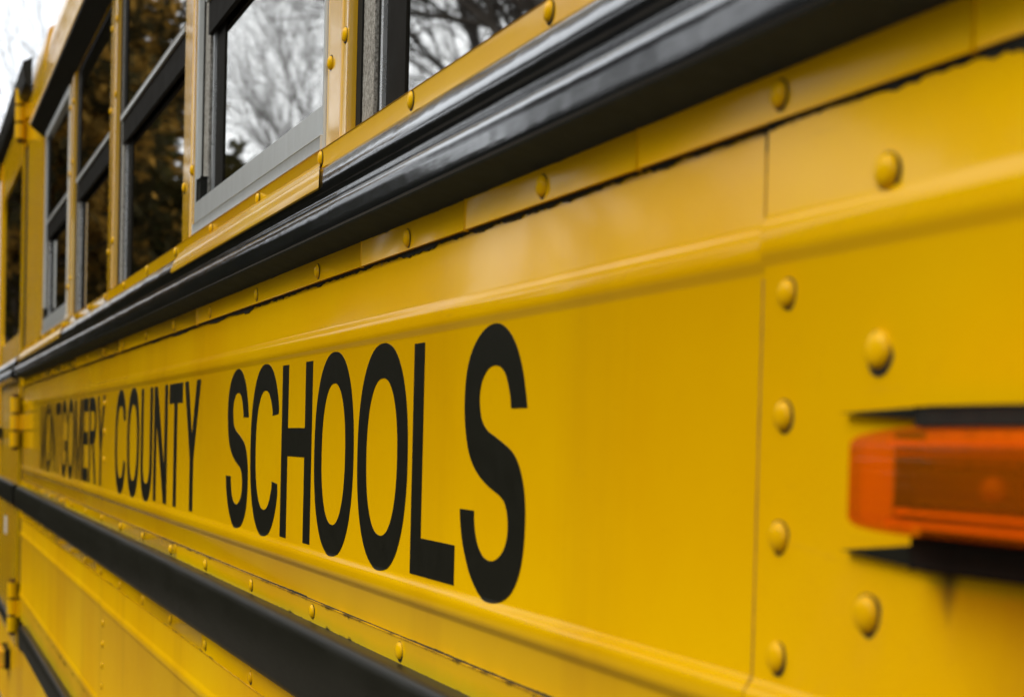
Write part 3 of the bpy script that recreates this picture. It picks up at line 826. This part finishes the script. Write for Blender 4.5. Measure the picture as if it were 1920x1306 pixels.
# ---------------------------------------------------------------- trees around the lot (seen in the glass and over the roof)
def bark(name, col):
    return simple(name, col, 0.9, 0, 0.2, 0.8, tuple(c * 0.45 for c in col), 14.0, (1, 1, 0.2), 0.3)
BARK = bark('bark_grey', (0.075, 0.062, 0.05)); BARK2 = bark('bark_brown', (0.06, 0.042, 0.025))
def leaf_mat(name, a, b, sl=(3.2, -1.1)):
    mt, nt, out = new_mat(name)
    pos, X, Y, Z = wpos(nt)
    n = noise_(nt, pos, 1.7, 4, 0.7)
    col = mixc(nt, math_(nt, 'MULTIPLY_ADD', n, sl[0], sl[1], True), a, b)
    d_ = nd(nt, 'ShaderNodeBsdfDiffuse'); lk(nt, col, d_.inputs[0])
    t = nd(nt, 'ShaderNodeBsdfTranslucent'); lk(nt, col, t.inputs[0])
    mx = nd(nt, 'ShaderNodeMixShader'); mx.inputs[0].default_value = 0.25
    lk(nt, d_.outputs[0], mx.inputs[1]); lk(nt, t.outputs[0], mx.inputs[2]); lk(nt, mx.outputs[0], out.inputs['Surface'])
    return mt
LEAF_BROWN = leaf_mat('russet_leaves', (0.40, 0.22, 0.04), (0.036, 0.031, 0.014), (6.0, -2.2))
LEAF_DARK = leaf_mat('evergreen_leaves', (0.035, 0.040, 0.014), (0.07, 0.055, 0.018))

def tree(name, loc, height, seed, label, group, leaves=None, nleaf=0, spread=0.42, levels=5, trunk_r=0.11, lean=0.05, leaf_size=0.07, low=0.25, mat=None, clip=99.0):
    rnd = random.Random(seed)
    tv, tf = [], []          # trunk and limbs
    cv, cf = [], []          # twigs or leaves
    tips = []
    def tube(v, f, a, b, r0, r1, sides):
        ax = (b - a).normalized(); o = ax.orthogonal().normalized(); q_ = ax.cross(o)
        i0 = len(v)
        for c, r in ((a, r0), (b, r1)):
            for i in range(sides):
                t = 2 * math.pi * i / sides; v.append(c + (o * math.cos(t) + q_ * math.sin(t)) * r)
        for i in range(sides):
            j = (i + 1) % sides; f.append((i0 + i, i0 + j, i0 + sides + j, i0 + sides + i))
    def grow(a, d, ln, r, lvl):
        n = 3 if lvl < 3 else 2
        p = a
        for i in range(n):
            d = (d + Vector((rnd.gauss(0, .13), rnd.gauss(0, .13), rnd.gauss(0.03, .08)))).normalized()
            b = p + d * ln / n
            ra, rb = r * (1 - .35 * i / n), r * (1 - .35 * (i + 1) / n)
            if lvl < 3: tube(tv, tf, p, b, ra, rb, 6 if lvl < 2 else 5)
            else: tube(cv, cf, p, b, ra, rb, 3)
            if lvl >= 2: tips.append((b, lvl))
            if lvl < levels and (i > 0 or lvl > 0):
                for k_ in range(2 if lvl < 3 else rnd.choice((1, 2))):
                    ang = rnd.uniform(0, 2 * math.pi); o = d.orthogonal().normalized(); o = Matrix.Rotation(ang, 3, d) @ o
                    nd_ = (d * math.cos(spread * 1.5) + o * math.sin(spread * 1.5) * rnd.uniform(.7, 1.2) + Vector((0, 0, .12))).normalized()
                    grow(b, nd_, ln * rnd.uniform(.52, .74), rb * .62, lvl + 1)
            p = b
        if lvl < levels: grow(p, d, ln * .7, r * .6, lvl + 1)
    base = Vector((0, 0, -0.1))
    d0 = Vector((rnd.uniform(-lean, lean), rnd.uniform(-lean, lean), 1)).normalized()
    tube(tv, tf, base, base + d0 * height * low, trunk_r * 1.25, trunk_r, 8)
    grow(base + d0 * height * low, d0, height * .30, trunk_r, 0)
    if leaves:
        for i in range(nleaf):
            c, lv = rnd.choice(tips)
            c = c + Vector((rnd.gauss(0, .16), rnd.gauss(0, .16), rnd.gauss(0, .16)))
            s = leaf_size * rnd.uniform(.5, 1.3)
            u = Vector((rnd.gauss(0, 1), rnd.gauss(0, 1), rnd.gauss(0, 1))).normalized(); w_ = u.orthogonal().normalized()
            i0 = len(cv); cv.extend((c - u * s, c + w_ * s * .5, c + u * s, c - w_ * s * .5)); cf.append((i0, i0 + 1, i0 + 2, i0 + 3))
    def keep(v, f):
        return [q_ for q_ in f if all(abs(v[i].y) < clip for i in q_)]
    tf = keep(tv, tf); cf = keep(cv, cf)
    root = bpy.data.objects.new(name, None); COL.objects.link(root); root.location = loc
    root['label'] = label; root['category'] = 'tree'; root['group'] = group
    for nm, v, f, mt in (('trunk', tv, tf, mat or BARK), ('crown', cv, cf, leaves or mat or BARK)):
        me = bpy.data.meshes.new(nm); me.from_pydata([tuple(q_) for q_ in v], [], f); me.materials.append(mt)
        o = bpy.data.objects.new(nm, me); COL.objects.link(o); o.parent = root
    return root

G1 = 'trees mirrored in the bus windows'
# russet-leaved trees close to the line of the bus
tree('leafy_tree', (-12.5, -1.05, 0), 6.4, 3, 'russet leaved tree mirrored in the far windows, nearest one', G1, LEAF_BROWN, 11000, 0.36, 4, 0.09, leaf_size=0.07, low=0.12, mat=BARK2, clip=0.85)
tree('leafy_tree', (-17.0, -1.75, 0), 8.0, 4, 'russet leaved tree mirrored in the far windows, behind the nearest one', G1, LEAF_BROWN, 11000, 0.36, 4, 0.10, leaf_size=0.09, low=0.12, mat=BARK2, clip=0.95)
tree('evergreen_tree', (-24.0, -3.95, 0), 6.6, 5, 'dark evergreen mirrored at the left edge of the grey framed window', G1, LEAF_DARK, 9000, 0.30, 4, 0.10, leaf_size=0.09, low=0.10, mat=BARK2, clip=0.55)
# bare trees
BT = ((-34.0, -7.4, 13.0, 'leafless tree with fine pale twigs mirrored in the grey framed window'),
      (-30.0, -6.6, 10.0, 'smaller leafless tree mirrored beside the dark evergreen'),
      (-21.0, -7.3, 12.0, 'leafless tree with dark trunk mirrored left in the nearest window'),
      (-19.0, -7.1, 11.5, 'leafless tree with forked trunk mirrored mid nearest window'),
      (-22.0, -8.9, 12.0, 'leafless tree farther back mirrored in the nearest window'),
      (-16.5, -6.9, 11.0, 'leafless tree mirrored at the right of the nearest window'),
      (-25.0, -12.0, 12.0, 'leafless tree mirrored in the black rub rail near the camera'))
for i, (x, y, h, lab) in enumerate(BT):
    tree('bare_tree', (x, y, 0), h, 20 + i, lab, G1, None, 0, 0.42, 5, (0.045 if i < 2 else 0.085) + 0.012 * (i % 3), low=0.3)
# over the roof at the far end
for i, (x, y, h, lab) in enumerate(((-60.0, 4.0, 26.0, 'pale bare tree against the sky beyond the far roof corner'), (-44.0, 4.6, 15.0, 'bare tree with thin crown beyond the roof, right of the pale one'))):
    tree('bare_tree', (x, y, 0), h, 40 + i, lab, 'trees beyond the bus', None, 0, 0.42, 4, 0.06, low=0.2)
tree('leafy_tree', (-30.0, 1.45, 0), 8.6, 61, 'russet leaved tree standing beyond the far door at the left edge', 'trees beyond the bus', LEAF_BROWN, 9000, 0.36, 4, 0.10, leaf_size=0.12, low=0.12, mat=BARK2, clip=0.8)
# thicket of undergrowth along the edge of the lot
def thicket():
    rnd = random.Random(99)
    v, f = [], []
    for i in range(210000):
        a = rnd.uniform(math.radians(0.6), math.radians(100)) if rnd.random() < .45 else rnd.uniform(math.radians(0.6), math.radians(30))
        r = rnd.uniform(15, 24) if a < math.radians(30) else rnd.uniform(15, 20)
        h = 4.5 + 1.1 * noise.noise((a * 9, 0.3, 0)) + 0.9 * noise.noise((a * 31, 2.3, 0))
        if a > math.radians(27): h += 3.6 * min(1.0, (a - math.radians(27)) * 14)
        if math.radians(19.5) < a < math.radians(27): h = 5.4 if noise.noise((a * 42, 7.7, 0)) < .12 else 2.9
        z = rnd.random() * max(.4, h)
        c = Vector((-r * math.cos(a), -r * math.sin(a) - .3, z))
        s = rnd.uniform(.05, .13) if a < math.radians(30) else rnd.uniform(.09, .22)
        u = Vector((rnd.gauss(0, 1), rnd.gauss(0, 1), rnd.gauss(0, 1.3))).normalized(); w_ = u.orthogonal().normalized()
        i0 = len(v); v.extend((tuple(c - u * s), tuple(c + w_ * s * .5), tuple(c + u * s), tuple(c - w_ * s * .5))); f.append((i0, i0 + 1, i0 + 2, i0 + 3))
    me = bpy.data.meshes.new('undergrowth'); me.from_pydata(v, [], f); me.materials.append(LEAF_DARK)
    o = bpy.data.objects.new('undergrowth', me); COL.objects.link(o)
    o['kind'] = 'stuff'; o['label'] = 'dark undergrowth along the edge of the lot'; o['category'] = 'undergrowth'
thicket()
